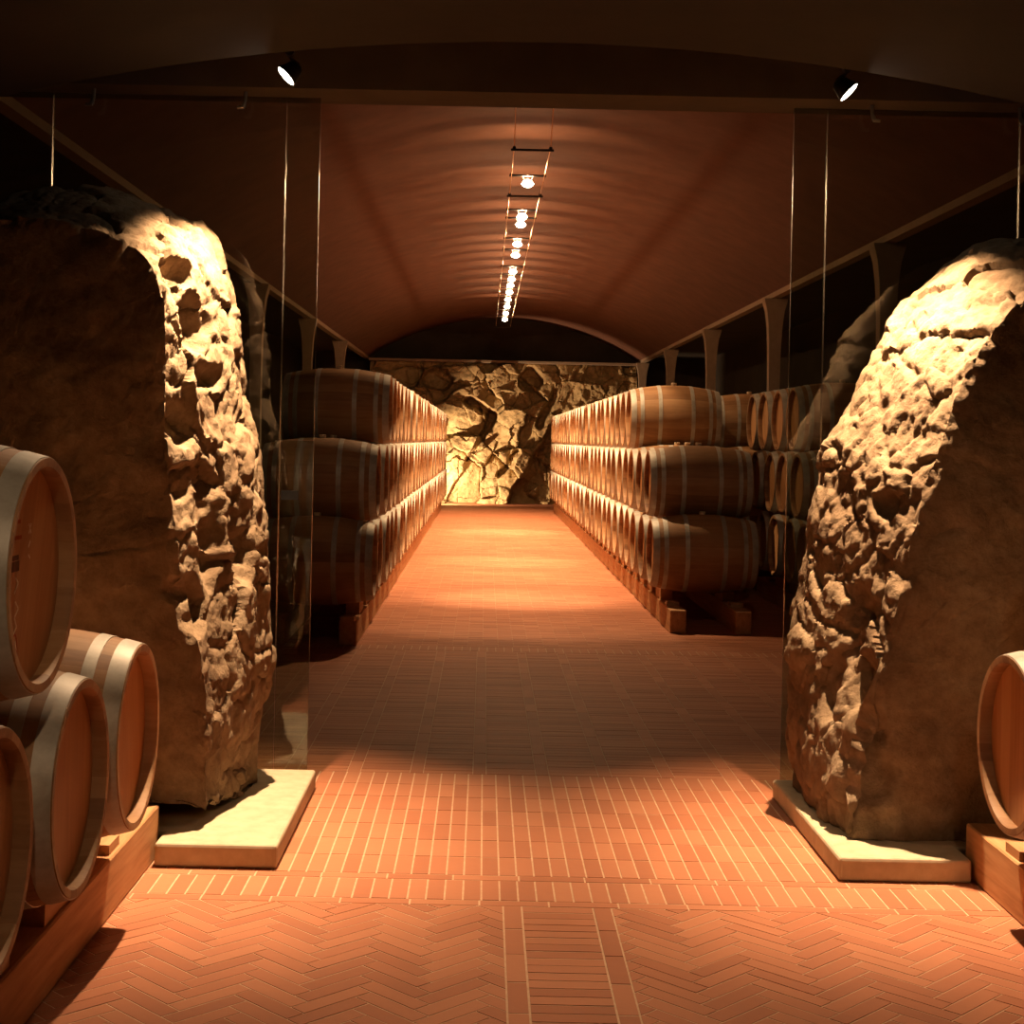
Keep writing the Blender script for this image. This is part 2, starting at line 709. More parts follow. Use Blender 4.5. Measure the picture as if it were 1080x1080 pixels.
# ------------------------------------------------------------------ room shell
def arc_shell(name, xa, xb, zs, rise, y0, y1, thick, m, nx=48, ny=2):
    xc, hw = (xa + xb) / 2, (xb - xa) / 2
    R = (hw * hw + rise * rise) / (2 * rise)
    zc = zs + rise - R
    a0 = math.asin(hw / R)
    vs, fs = [], []
    for rr in (R, R + thick):
        for j in range(ny + 1):
            yy = y0 + (y1 - y0) * j / ny
            for i in range(nx + 1):
                t = -a0 + 2 * a0 * i / nx
                vs.append((xc + rr * math.sin(t), yy, zc + rr * math.cos(t)))
    W, Ls = nx + 1, (nx + 1) * (ny + 1)
    for j in range(ny):
        for i in range(nx):
            q = j * W + i
            fs.append((q, q + 1, q + W + 1, q + W))
            fs.append((Ls + q, Ls + q + W, Ls + q + W + 1, Ls + q + 1))
    for i in range(nx):
        for j in (0, ny):
            q = j * W + i
            fs.append((q, q + 1, Ls + q + 1, Ls + q) if j else (q, Ls + q, Ls + q + 1, q + 1))
    for j in range(ny):
        for i in (0, nx):
            q = j * W + i
            fs.append((q, q + W, Ls + q + W, Ls + q))
    mb = MB().add(vs, fs)
    o = mb.obj(name, m, smooth=True)
    o.data.set_sharp_from_angle(angle=math.radians(30))
    return tag(o, kind='structure')


VXL, VXR, VZ, VRISE = -3.07, 3.96, 3.78, 1.07
YB = 39.4
arc_shell('ceiling', VXL, VXR, VZ, VRISE, 7.25, YB, .3, M['vault'])
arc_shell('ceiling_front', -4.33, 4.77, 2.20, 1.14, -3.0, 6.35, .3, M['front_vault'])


def struct(name, m, *boxes):
    mb = MB()
    for b in boxes:
        mb.box(*b)
    return tag(mb.obj(name, m), kind='structure')


struct('lintel', M['lintel'], (-5.0, 6.0, 6.89, 7.2, 3.25, 5.4))
struct('ceiling_recess', M['dark_wall'], (-5.0, 6.0, 6.0, 6.89, 4.2, 4.4))
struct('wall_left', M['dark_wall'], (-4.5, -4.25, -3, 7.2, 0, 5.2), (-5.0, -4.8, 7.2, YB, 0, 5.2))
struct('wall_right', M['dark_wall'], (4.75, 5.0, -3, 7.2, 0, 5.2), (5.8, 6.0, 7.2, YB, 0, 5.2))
struct('wall_rear', M['dark_wall'], (-4.5, 5.0, -3.2, -3, 0, 4.2))
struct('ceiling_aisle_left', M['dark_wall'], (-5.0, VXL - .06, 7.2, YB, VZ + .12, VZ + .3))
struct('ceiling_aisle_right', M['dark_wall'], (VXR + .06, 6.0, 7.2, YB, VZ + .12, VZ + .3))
struct('beam_left', M['column'], (VXL - .12, VXL + .0, 7.21, YB, VZ - .07, VZ + .12))
struct('beam_right', M['column'], (VXR - .0, VXR + .12, 7.21, YB, VZ - .07, VZ + .12))
struct('wall_lunette', M['dark_wall'], (-5.0, 6.0, YB, YB + .2, 0, 5.4))
struct('trim_1', M['column'], (VXL + .05, VXR - .05, 38.5, 39.39, 3.64, 3.70))


def column(x, y):
    mb = MB()
    prof = []
    zt = VZ - .075
    for z, w, d in ((0, .085, .085), (zt - 1.3, .075, .075), (zt - .75, .08, .08), (zt - .4, .095, .09), (zt - .18, .12, .1), (zt - .05, .155, .11), (zt, .165, .11)):
        prof.append((z, w, d))
    vs, fs = [], []
    for z, w, d in prof:
        vs += [(-w, -d, z), (w, -d, z), (w, d, z), (-w, d, z)]
    for i in range(len(prof) - 1):
        for k in range(4):
            fs.append((i * 4 + k, i * 4 + (k + 1) % 4, i * 4 + 4 + (k + 1) % 4, i * 4 + 4 + k))
    fs += [(3, 2, 1, 0), tuple((len(prof) - 1) * 4 + k for k in range(4))]
    o = mb.add(vs, fs).obj('column', M['column'], loc=(x, y, 0))
    return tag(o, kind='structure')


for i in range(5):
    column(VXR + .06, 15.1 + 5.85 * i)
    column(VXL - .06, 8.7 + 5.85 * i)

# ------------------------------------------------------------------ rock face at the end of the aisle
def seg_dist(x, z, a, b):
    dx, dz = b[0] - a[0], b[1] - a[1]
    t = max(0, min(1, ((x - a[0]) * dx + (z - a[1]) * dz) / (dx * dx + dz * dz)))
    return math.hypot(x - a[0] - t * dx, z - a[1] - t * dz), t


def sstep(a, b, x):
    t = max(0, min(1, (x - a) / (b - a)))
    return t * t * (3 - 2 * t)


def rock_wall():
    nx, nz = 340, 190
    x0, x1, z0, z1 = -3.0, 3.9, -.02, 3.635
    vs, fs = [], []
    for j in range(nz + 1):
        for i in range(nx + 1):
            x, z = x0 + (x1 - x0) * i / nx, z0 + (z1 - z0) * j / nz
            p2 = Vector((x, 0, z))
            w = nvec(p2 * 2.1) * .10 + nvec(p2 * 7) * .03
            xx, zz = x + w.x, z + w.z
            p = Vector((xx * 1.0 + .45 * zz, 0, zz * 1.1 - .35 * xx)) * .95
            dd, pp = noise.voronoi(p + Vector((0, 0, 3.7)))
            c = pp[0]
            q = p + Vector((0, 0, 3.7)) - c
            d = .30 * (.5 + .5 * noise.cell(c * 37.1)) + .38 * noise.cell(c * 11.3 + Vector((5, 0, 0))) * q.x + .38 * noise.cell(c * 17.7 + Vector((0, 0, 9))) * q.z
            d -= .06 * max(0, 1 - (dd[1] - dd[0]) / .05)
            dd2, pp2 = noise.voronoi(Vector((xx * 1.3 + .5 * zz, 0, zz * 1.6 - .4 * xx)) * 1.7)
            q2 = Vector((xx * 1.3 + .5 * zz, 0, zz * 1.6 - .4 * xx)) * 1.7 - pp2[0]
            d += .07 * noise.cell(pp2[0] * 23.0) + .09 * noise.cell(pp2[0] * 9.0) * q2.x - .03 * max(0, 1 - (dd2[1] - dd2[0]) / .05)
            d += .05 * noise.fractal(p2 * 3.3, .9, 2.1, 6)
            # the large left face stands out, with a deep cleft behind its right edge
            s1, t1 = seg_dist(xx, zz, (-.40, 1.10), (.22, 2.28))
            s2, t2 = seg_dist(xx, zz, (.22, 2.28), (-.40, 2.62))
            e = zz - (1.10 + (xx + .40) * 1.9)
            d += .22 * sstep(-.02, .06, e) * sstep(.7, .3, abs(xx + .45)) * sstep(2.75, 2.55, zz)
            d -= .50 * sstep(.17 * (.25 + .9 * t1), .04, s1) * (.35 + .65 * t1)
            d -= .50 * sstep(.17, .06, s2)
            # dark hollows: upper left, upper right, and the lower right that falls back
            d -= .55 * sstep(.42, .30, math.hypot((xx + 1.25) / 1.1, (zz - 3.2) / .8))
            d -= .55 * sstep(.42, .30, math.hypot((xx - 1.15) / .85, (zz - 3.25) / .9))
            s3, t3 = seg_dist(xx, zz, (1.75, 2.9), (1.45, 2.1))
            d -= .45 * sstep(.16, .05, s3)
            low = (xx - .62) - (zz - .2) * .55
            d -= .62 * sstep(.0, .14, low) * sstep(2.15, 1.9, zz)
            if low > .1:
                d += .16 * noise.fractal(p2 * 2.2 + Vector((4, 0, 1)), .9, 2.1, 5) + .2 * sstep(.25, .1, math.hypot(xx - 1.25, zz - .35)) + .2 * sstep(.25, .1, math.hypot(xx - 1.7, zz - .8))
            s4, t4 = seg_dist(xx, zz, (.45, .75), (.85, 1.35))
            d -= .40 * sstep(.13, .04, s4)
            d = max(-.50, min(.62, d))
            vs.append((x, 38.86 - d, z))
    W = nx + 1
    for j in range(nz):
        for i in range(nx):
            q = j * W + i
            fs.append((q, q + 1, q + W + 1, q + W))
    # closed at the back so that it is a body of rock and not a sheet
    b = len(vs)
    vs += [(x0, 39.39, z0), (x1, 39.39, z0), (x1, 39.39, z1), (x0, 39.39, z1)]
    fs.append((b + 1, b, b + 3, b + 2))
    fs.append(tuple([nz * W + i for i in range(W)] + [b + 2, b + 3]))
    fs.append(tuple([j * W for j in range(nz, -1, -1)][::-1] + [b + 3, b]))
    fs.append(tuple([j * W + nx for j in range(nz + 1)][::-1] + [b + 1, b + 2]))
    o = link('wall_back', mesh('wall_back', vs, fs, M['rockW'], True))
    o.data.set_sharp_from_angle(angle=math.radians(38))
    return tag(o, kind='structure')


rock_wall()

# ------------------------------------------------------------------ boulders
def spline(pts, n):
    """closed outline resampled to n points"""
    P_ = [Vector((p[0], p[1])) for p in pts]
    m = len(P_)
    dense = []
    for i in range(m):
        a, b, c, d = P_[i - 1], P_[i], P_[(i + 1) % m], P_[(i + 2) % m]
        for k in range(24):
            t = k / 24
            dense.append(.5 * ((2 * b) + (c - a) * t + (2 * a - 5 * b + 4 * c - d) * t * t + (3 * b - a - 3 * c + d) * t ** 3))
    L_ = [0]
    for i in range(len(dense)):
        L_.append(L_[-1] + (dense[(i + 1) % len(dense)] - dense[i]).length)
    out, j = [], 0
    for k in range(n):
        s = L_[-1] * k / n
        while L_[j + 1] < s:
            j += 1
        u = (s - L_[j]) / max(1e-9, L_[j + 1] - L_[j])
        out.append(dense[j].lerp(dense[(j + 1) % len(dense)], u))
    return out


def boulder(name, outline, centre, yf, yb, inset, side, zmin, dents, seed, label, blocks=()):
    NO, NF = 700, 70
    loop = spline(outline, NO)
    C = Vector(centre)
    # profile: (inset from the outline in metres, depth), front pole to back pole
    prof = []
    for i in range(NF):
        t = i / NF
        prof.append((None, t, yf + .05 * t * t - .02))
    ym = yb - .28
    for i in range(70):
        t = i / 69
        ins = inset * (1 - t) ** 1.25
        prof.append((ins, 1, yf + .03 + (ym - yf - .03) * t ** .92))
    for i in range(1, 22):
        t = i / 21
        ins = .30 * t ** 2
        prof.append((ins, 1, ym + (yb - ym) * math.sin(t * PI / 2)))
    for i in range(1, 9):
        prof.append((.30, 1 - i / 9, yb))
    vs = []
    base = []
    for ins, sc, yy in prof:
        row = []
        for q in loop:
            d = C - q
            r = d.length
            i_ = inset if ins is None else ins
            i_ *= 1 - (.9 if side < 0 else .5) * min(1, max(0, (d.y / r - .45) / .35))
            # less inset along the top, where the edge is rounder
            k = 1 - (i_ / r)
            k = max(k, .02) * (sc if (ins is None or sc < 1) else 1)
            p = C - d * k
            row.append(Vector((p.x, yy, p.y)))
        base.append(row)
    m = len(base)
    so = Vector((seed, seed * .7, seed * 1.3))
    for a in range(m):
        for b in range(NO):
            p = base[a][b]
            u = base[min(a + 1, m - 1)][b] - base[max(a - 1, 0)][b]
            v = base[a][(b + 1) % NO] - base[a][b - 1]
            nrm = u.cross(v)
            nrm = nrm.normalized() if nrm.length > 1e-9 else Vector((0, -1, 0))
            if (p - Vector((C.x, (yf + yb) / 2, C.y))).dot(nrm) < 0:
                nrm = -nrm
            front = min(1, max(0, (NF - a) / 5))          # 1 on the sawn front face, 0 on the rugged flank
            rug = 1 - .82 * front
            if a > NF + 70:
                rug = .6
            q = p + so
            d = .04 * noise.fractal(q * 1.6, 1.0, 2.0, 3)
            w = nvec(q * 3.0) * .12
            dd, pp = noise.voronoi((q + w) * 4.6)
            d += rug * (.022 * (noise.cell(pp[0] * 31.0) - .5) - .016 * max(0, 1 - (dd[1] - dd[0]) / .16))
            dd, pp = noise.voronoi((q + w * .6) * 11.0)
            d += rug * (.009 * (noise.cell(pp[0] * 29.0) - .5) - .006 * max(0, 1 - (dd[1] - dd[0]) / .2))
            d += rug * .012 * (noise.ridged_multi_fractal(q * 4.2, 1.0, 2.1, 4, .9, 2.0) - 1.0) * .55
            d += rug * .011 * noise.fractal(q * 17.0, .8, 2.1, 4)
            d += (1 - rug) * .016 * noise.fractal(q * 5.0, 1.0, 2.1, 4)
            for (cx, cy, cz, sx, sy, sz, dep) in dents:
                e = ((p.x - cx) / sx) ** 2 + ((p.y - cy) / sy) ** 2 + ((p.z - cz) / sz) ** 2
                e += .75 * noise.noise(q * 5) + .45 * noise.noise(q * 13)
                if e < 1.6:
                    d -= dep * min(1, max(0, (1.4 - e) / .95))
            d *= 1 - .22 * rug
            p2 = p + nrm * d
            if p2.z < zmin + .10:
                # settles on its bed
                t = max(0, min(1, (zmin + .10 - p2.z) / .3))
                p2.z = max(zmin, p2.z)
            vs.append(p2)
    fs = []
    for a in range(m - 1):
        for b in range(NO):
            c = (b + 1) % NO
            fs.append((a * NO + b, a * NO + c, (a + 1) * NO + c, (a + 1) * NO + b))
    fs.append(tuple(range(NO))[::-1])
    fs.append(tuple((m - 1) * NO + k for k in range(NO)))
    me = mesh(name, vs, fs, M['rockL'], True)
    bm = bmesh.new(); bm.from_mesh(me); bmesh.ops.recalc_face_normals(bm, faces=bm.faces); bm.to_mesh(me); bm.free()
    me.set_sharp_from_angle(angle=math.radians(45))
    o = link(name, me)
    return tag(o, label, 'boulder', 'boulders flanking the glass')


PT = .09      # plinth thickness
SK = lambda pts: [((x + .021 * (H - z)) * 1.036, max(.05, H + (z - H) * 1.036)) for x, z in pts]
outL = [(-.891, .716), (-.907, .917), (-.936, 1.24), (-.976, 1.565), (-1.008, 1.767), (-1.037, 2.05), (-1.077, 2.33), (-1.158, 2.53), (-1.3, 2.625),
        (-1.543, 2.70), (-1.766, 2.725), (-1.948, 2.69), (-2.07, 2.65), (-2.5, 2.45), (-2.9, 2.0), (-3.05, 1.3), (-3.1, .6), (-3.05, .10), (-2.4, .05), (-1.7, .05), (-1.1, .06),
        (-.985, .10), (-.965, .27), (-.92, .473)]
outR = [(2.305, 2.573), (2.143, 2.56), (2.02, 2.498), (1.92, 2.415), (1.82, 2.31), (1.758, 2.23), (1.677, 2.106), (1.596, 1.94), (1.515, 1.757), (1.446, 1.615),
        (1.422, 1.493), (1.373, 1.33), (1.353, 1.167), (1.333, 1.005), (1.297, .802), (1.297, .64), (1.305, .438), (1.345, .196), (1.39, .08), (1.6, .05), (2.3, .05), (3.0, .05), (3.6, .10),
        (3.7, .7), (3.6, 1.6), (3.25, 2.25), (2.75, 2.52)]
dL = [(-1.10, 6.15, 2.33, .22, .12, .07, .11), (-1.08, 6.2, 2.12, .2, .17, .13, .15), (-1.05, 6.3, 1.90, .2, .14, .07, .09), (-1.10, 6.05, 1.70, .16, .12, .10, .10),
      (-1.02, 6.2, 1.30, .2, .10, .25, .10), (-1.0, 6.42, 1.18, .2, .07, .2, .09), (-1.12, 6.0, .98, .16, .10, .12, .10), (-1.1, 6.05, 1.42, .14, .08, .06, .07)]
dR = [(1.45, 6.2, .95, .2, .09, .16, .07), (1.5, 6.1, .72, .2, .08, .12, .08), (1.55, 6.0, .35, .14, .08, .28, .08), (1.62, 6.15, 1.42, .10, .08, .06, .06), (1.40, 6.3, .62, .12, .06, .12, .06)]
boulder('boulder', SK(outL), (-1.95, 1.25), 5.93, 6.95, .25, 1, PT, dL, 3.1, 'rough upright boulder on the stone plinth at the left of the glass opening')
boulder('boulder', SK(outR), (2.35, 1.2), 5.93, 6.95, .27, -1, PT, dR, 11.7, 'rough leaning boulder on the stone plinth at the right of the glass opening')


def plinth(edge, notch, far, label):
    """one slab, cut back where the barrel rack stands"""
    pts = [(edge, 5.70), (notch, 5.70), (notch, 5.875), (far, 5.875), (far, 7.02), (edge, 7.02)]
    n = len(pts)
    vs = [(x, y, 0) for x, y in pts] + [(x, y, PT - .001) for x, y in pts]
    fs = [tuple(range(n)), tuple(range(n, 2 * n))] + [(i, (i + 1) % n, n + (i + 1) % n, n + i) for i in range(n)]
    o = MB().add(vs, fs).obj('stone_plinth', M['plinth'])
    bevel(o, .012, 2)
    tag(o, label, 'plinth', 'stone plinths under the boulders')


plinth(-.757, -1.225, -3.25, 'flat pale stone plinth under the left boulder')
plinth(1.383, 1.89, 3.8, 'flat pale stone plinth under the right boulder')

# ------------------------------------------------------------------ glass partition
gi = [0]


def pane(x0, x1, z0, z1):
    gi[0] += 1
    y0, y1 = 7.08, 7.092
    if x0 > -4 and x1 < 4.6:
        pass
    vs = [(x, y, z) for x in (x0, x1) for y in (y0, y1) for z in (z0, z1)]
    fs = [(0, 1, 3, 2), (4, 6, 7, 5), (0, 4, 5, 1), (2, 3, 7, 6), (0, 2, 6, 4), (1, 5, 7, 3)]
    me = mesh('window', vs, fs, [M['glass'], M['glass_edge']], False, [1, 1, 0, 0, 1, 1])
    o = link('window_%d' % gi[0], me)
    return tag(o, kind='structure')


gz = 3.249
XE1, XJ1, XO1 = -.807, -.966, -2.07
XE2, XJ2, XO2 = 1.432, 1.590, 2.50
pane(-4.24, XO1 - .002, .001, gz)
pane(XO1 + .002, XJ1 - .002, .001, gz)
low = pane(XJ1 + .002, XE1, .001, 1.628)
MB().box(-.04, .04, -.008, -.0005, -.022, .022).obj('patch_lock', M['black'], low, (-.915, 7.08, 1.37))
pane(XJ1 + .002, XE1, 1.634, gz)
pane(XE2, XJ2 - .002, .001, 1.628)
pane(XE2, XJ2 - .002, 1.634, gz)
pane(XJ2 + .002, XO2 - .002, .001, gz)
pane(XO2 + .002, 4.74, .001, gz)

for i, (px, lab) in enumerate(((92, 'small dull metal bracket below the lintel over the left boulder top'),
                               (252, 'small dull metal bracket below the lintel near the left spotlight'),
                               (912, 'small dull metal bracket below the lintel beside the right spotlight'),
                               (1068, 'small dull metal bracket below the lintel over the right boulder top'))):
    x = (px - 511) * 6.98 / F
    s = -1 if i < 2 else 1
    o = MB().tube([(0, 0, 0), (.003 * s, 0, -.045), (.012 * s, 0, -.07)], [.008, .008, .012], 8).tube([(.008 * s, 0, -.074), (.04 * s, 0, -.076)], .008, 8).obj(
        'hanging_bracket', M['steel'], loc=(x, 6.98, 3.2499))
    tag(o, lab, 'bracket', 'brackets below the lintel')

# ------------------------------------------------------------------ stacks of barrels
def stack(side, xh, rows, beams, name, beam_name):
    """side: +1 heads look to +X (left stack); xh: plane of the heads; rows: (first Y, count, label of the row)"""
    xm = xh - side * BL / 2
    for r, (y0, n, rname) in enumerate(rows):
        for k in range(n):
            yy = y0 + PITCH * k
            if n == 1:
                lab = 'oak barrel ' + rname
            else:
                lab = 'oak barrel, %s from near end, %s' % (ORD[k], rname)
            barrel(xm, yy, ROW1 + STEP * r, lab, name, yy > 23)
    y0, n = rows[0][0], rows[0][1]
    ys = [y0 + PITCH * k for k in range(n)]
    for q, bl in ((.19, 'front'), (BL - .19, 'rear')):
        rack_beam(xh - side * q, beams[0], beams[1], ys, beam_name[0 if q < .3 else 1], 'timber beams under the barrel stacks')


stack(1, -.86, [(12.1, 32, 'bottom row of left aisle stack'), (12.462, 31, 'middle row of left aisle stack'), (13.548, 29, 'top row of left aisle stack')],
      (11.85, 35.0), 'barrels in the stack on the left of the aisle',
      ('long timber rack beam along the aisle under the left aisle stack', 'long timber rack beam at the back under the left aisle stack'))
stack(-1, 1.53, [(13.75, 30, 'bottom row of right aisle stack'), (14.112, 29, 'middle row of right aisle stack'), (15.922, 26, 'top row of right aisle stack')],
      (13.05, 35.2), 'barrels in the stack on the right of the aisle',
      ('long timber rack beam along the aisle under the right aisle stack', 'timber rack beam under the back of the right aisle stack'))
stack(-1, 2.93, [(13.62, 4, 'bottom row of stack behind right boulder'), (13.982, 4, 'middle row of stack behind right boulder'),
                 (14.344, 4, 'top row of stack behind right boulder')],
      (13.2, 16.6), 'barrels in the short stack behind the right boulder',
      ('short timber rack beam in front under the stack behind the right boulder', 'short timber rack beam at the back under the stack behind the right boulder'))
stack(-1, 2.70, [(17.3, 3, 'bottom row of shadowy stack behind right aisle stack'), (17.662, 2, 'middle row of shadowy stack behind right aisle stack'),
                 (18.024, 1, 'crowning the shadowy stack behind the right aisle stack')],
      (16.95, 19.2), 'barrels in the shadowy stack behind the right aisle stack',
      ('short timber rack beam in front under the shadowy stack', 'short timber rack beam at the back under the shadowy stack'))

# the two stacks beside the viewer
FX = -1.12
G1 = 'barrels in the near stack on the left'
b_low = [barrel(FX - BL / 2, 3.49, ROW1, 'oak barrel cut off by the frame, lowest on the left', G1),
         barrel(FX - BL / 2, 4.214, ROW1, 'oak barrel in the middle of the lower row at left, under the raised one', G1),
         barrel(FX - BL / 2, 4.938, ROW1, 'oak barrel in the lower row at left, beside the left boulder', G1)]
b_top = barrel(FX - BL / 2, 3.852, ROW1 + STEP, 'oak barrel lying on top of the others at left, with marks on its head', G1)
for x, lab in ((FX - .19, 'notched timber rack beam under the near left barrels, on the side of the walkway'), (FX - BL + .19, 'notched timber rack beam at the back under the near left barrels')):
    rack_beam(x, 2.9, 5.85 if x > -1.5 else 5.6, [3.49, 4.214, 4.938], lab, 'timber beams under the barrel stacks')
FX2 = 1.785
G2 = 'barrels in the near stack on the right'
barrel(FX2 + BL / 2, 5.10, ROW1 - .02 + .02, 'oak barrel in the lower row at right, in front of the right boulder', G2)
barrel(FX2 + BL / 2, 5.10 - PITCH, ROW1, 'oak barrel of the lower row just outside the right edge', G2)
barrel(FX2 + .085 + BL / 2, 5.10 - PITCH / 2, ROW1 + STEP, 'oak barrel lying on the lower row at right, cut off by the frame', G2)
for x, lab in ((FX2 + .19, 'timber rack beam under the near right barrels, on the side of the walkway'), (FX2 + BL - .19, 'timber rack beam at the back under the near right barrels')):
    rack_beam(x, 3.6, 5.83 if x < 2.2 else 5.62, [5.10 - PITCH, 5.10], lab, 'timber beams under the barrel stacks')

# marks on the head of the raised barrel (thin ink and chalk strokes)
hx = BL / 2 - .045 + .0006


def strokes(name, segs, w, m, parent, lab=None):
    mb = MB()
    for (y0, z0, y1, z1) in segs:
        d = Vector((y1 - y0, z1 - z0))
        n = Vector((-d.y, d.x)).normalized() * w / 2
        q = [(y0 + n.x, z0 + n.y), (y1 + n.x, z1 + n.y), (y1 - n.x, z1 - n.y), (y0 - n.x, z0 - n.y)]
        vs = [(hx - .0008, a, b) for a, b in q] + [(hx, a, b) for a, b in q]
        mb.add(vs, [(0, 1, 2, 3), (7, 6, 5, 4), (0, 4, 5, 1), (1, 5, 6, 2), (2, 6, 7, 3), (3, 7, 4, 0)])
    o = mb.obj(name, m, parent)
    if lab:
        o['label'] = lab
    return o


def ring(cy, cz, a, b, n=16):
    p = [(cy + a * math.cos(2 * PI * k / n), cz + b * math.sin(2 * PI * k / n)) for k in range(n + 1)]
    return [(*p[i], *p[i + 1]) for i in range(n)]


T = b_top
strokes('stamp', [(-.15, .165, -.09, .195), (-.16, .13, -.155, .16), (-.15, .135, -.13, .135), (-.12, .13, -.12, .15), (-.10, .14, -.07, .14),
                  (-.15, .10, -.06, .10)], .010, M['redink'], T, 'faded red stamp')
strokes('stamp', [(-.135, .035, -.075, .035), (-.135, .022, -.075, .022), (-.13, .05, -.08, .05)], .013, M['ink'], T, 'small dark square stamp')
strokes('chalk_mark', [(-.11, -.04, -.08, -.015), (-.08, -.015, -.10, .0), (-.10, -.06, -.075, -.08), (-.075, -.08, -.105, -.10), (-.105, -.10, -.085, -.125), (-.085, -.125, -.11, -.14),
                       (-.095, -.16, -.085, -.185), (-.09, -.2, -.085, -.205)], .006, M['chalk'], T, 'white chalk scribble')
strokes('chalk_mark', [(-.0, .105, .02, .13), (.02, .105, .0, .13), (.0, .07, .015, .085), (.0, .05, .015, .04)], .006, M['chalk'], T, 'white chalk scribble')
strokes('stamp', ring(-.10, -.185, .022, .042), .006, M['redink'], T, 'small red oval stamp')

# ------------------------------------------------------------------ lights
WARM = (1.0, .62, .31)
FRONT = (1.0, .66, .385)


def spot(name, loc, d, power, size, blend, radius=.03, col=WARM):
    l = bpy.data.lights.new(name, 'SPOT')
    l.energy = power
    l.spot_size = math.radians(size)
    l.spot_blend = blend
    l.shadow_soft_size = radius
    l.color = col
    o = bpy.data.objects.new(name, l)
    COL.objects.link(o)
    o.location = loc
    o.rotation_euler = Vector(d).to_track_quat('-Z', 'Y').to_euler()
    return o


def point(name, loc, power, radius=.01, col=WARM):
    l = bpy.data.lights.new(name, 'POINT')
    l.energy = power
    l.shadow_soft_size = radius
    l.color = col
    o = bpy.data.objects.new(name, l)
    COL.objects.link(o)
    o.location = loc
    return o


def spotlight(px, py, Y, d, label, aim, power, size, zs=None):
    x, z = P(px, py, Y)
    root = empty('spotlight', (x, Y, z))
    tag(root, label, 'spotlight', 'ceiling spotlights at the glass')
    q = Vector(d).normalized()
    R = q.to_track_quat('Z', 'Y').to_matrix().to_4x4()
    MB().lathe([(-.07, .0001), (-.07, .022), (-.06, .032), (-.02, .044), (.0, .052), (.004, .052), (.004, .049), (-.004, .047)], 28, 'Z').xform(R).obj('housing', M['black'], root, smooth=True)
    MB().lathe([(.003, .0001), (.003, .046), (-.004, .047)], 28, 'Z').xform(R).obj('lens', M['lens'], root)
    s = 1 if d[0] < 0 else -1
    MB().tube([tuple(q * -.075), (.02 * s, -.01, .07), (.02 * s, -.045, .09)], .007, 8).tube([(.02 * s, -.03, .09), (.02 * s, -.066, .09)], .02, 14).obj('bracket', M['black'], root)
    MB().lathe([(-.009, .0001), (-.006, .007), (0, .009), (.006, .007), (.009, .0001)], 12, 'Z').xform(Matrix.Translation((.022 * s, -.02, .028))).obj('knob', M['steel'], root)
    p = Vector((x, Y, z)) + q * .02
    spot('spotlight_pool', p, Vector(aim) - p, power, size, .6, .03, FRONT)
    spot('spotlight_core', p, (.24 * d[0], -.08, -1.12), 1500, 70, 1.0, .03, FRONT)
    spot('spotlight_cross', p, Vector((1.45 if s < 0 else -1.1, 5.4 if s < 0 else 4.75, 1.1)) - p, 270 if s < 0 else 330, 72 if s < 0 else 80, 1.0, .03, FRONT)
    return root


spotlight(302, 80, 6.42, (-.68, -.19, -.70), 'small lit spotlight under the ceiling edge above the left boulder', (.10, 5.98, 0), 90, 57)
spotlight(895, 97, 6.42, (.68, -.19, -.70), 'small lit spotlight under the ceiling edge above the right boulder', (.50, 5.98, 0), 90, 57)

# the low voltage cable lights along the vault
LX, LZ = .39, 4.37


def cable(x, lab):
    pts = [(x, 13.3, 4.83), (x, 13.95, LZ + .012)] + [(x, 14.5 + i * 1.0, LZ + .012 - .0 * i) for i in range(21)] + [(x, 35.9, LZ + .012), (x, 36.4, 4.8)]
    o = MB().tube(pts, .004, 6).obj('light_cable', M['copper'])
    tag(o, lab, 'cable', 'cables of the vault lights')


cable(LX - .17, 'thin bare cable along the vault, the one on the left of the lamps')
cable(LX + .17, 'thin bare cable along the vault, the one on the right of the lamps')


def spacer(y, lab):
    o = MB().tube([(-.2, 0, 0), (.2, 0, 0)], .012, 8).tube([(-.17, 0, .0), (-.17, 0, .03)], .016, 8).tube([(.17, 0, .0), (.17, 0, .03)], .016, 8).obj('cable_spreader', M['black'], loc=(LX, y, LZ - .012))
    tag(o, lab, 'spreader bar', 'spreader bars of the vault cables')


spacer(13.95, 'dark spreader bar across the two vault cables at their near end')
spacer(16.6, 'dark spreader bar across the vault cables, between the first and second lamp')
spacer(35.9, 'dark spreader bar across the two vault cables at their far end')

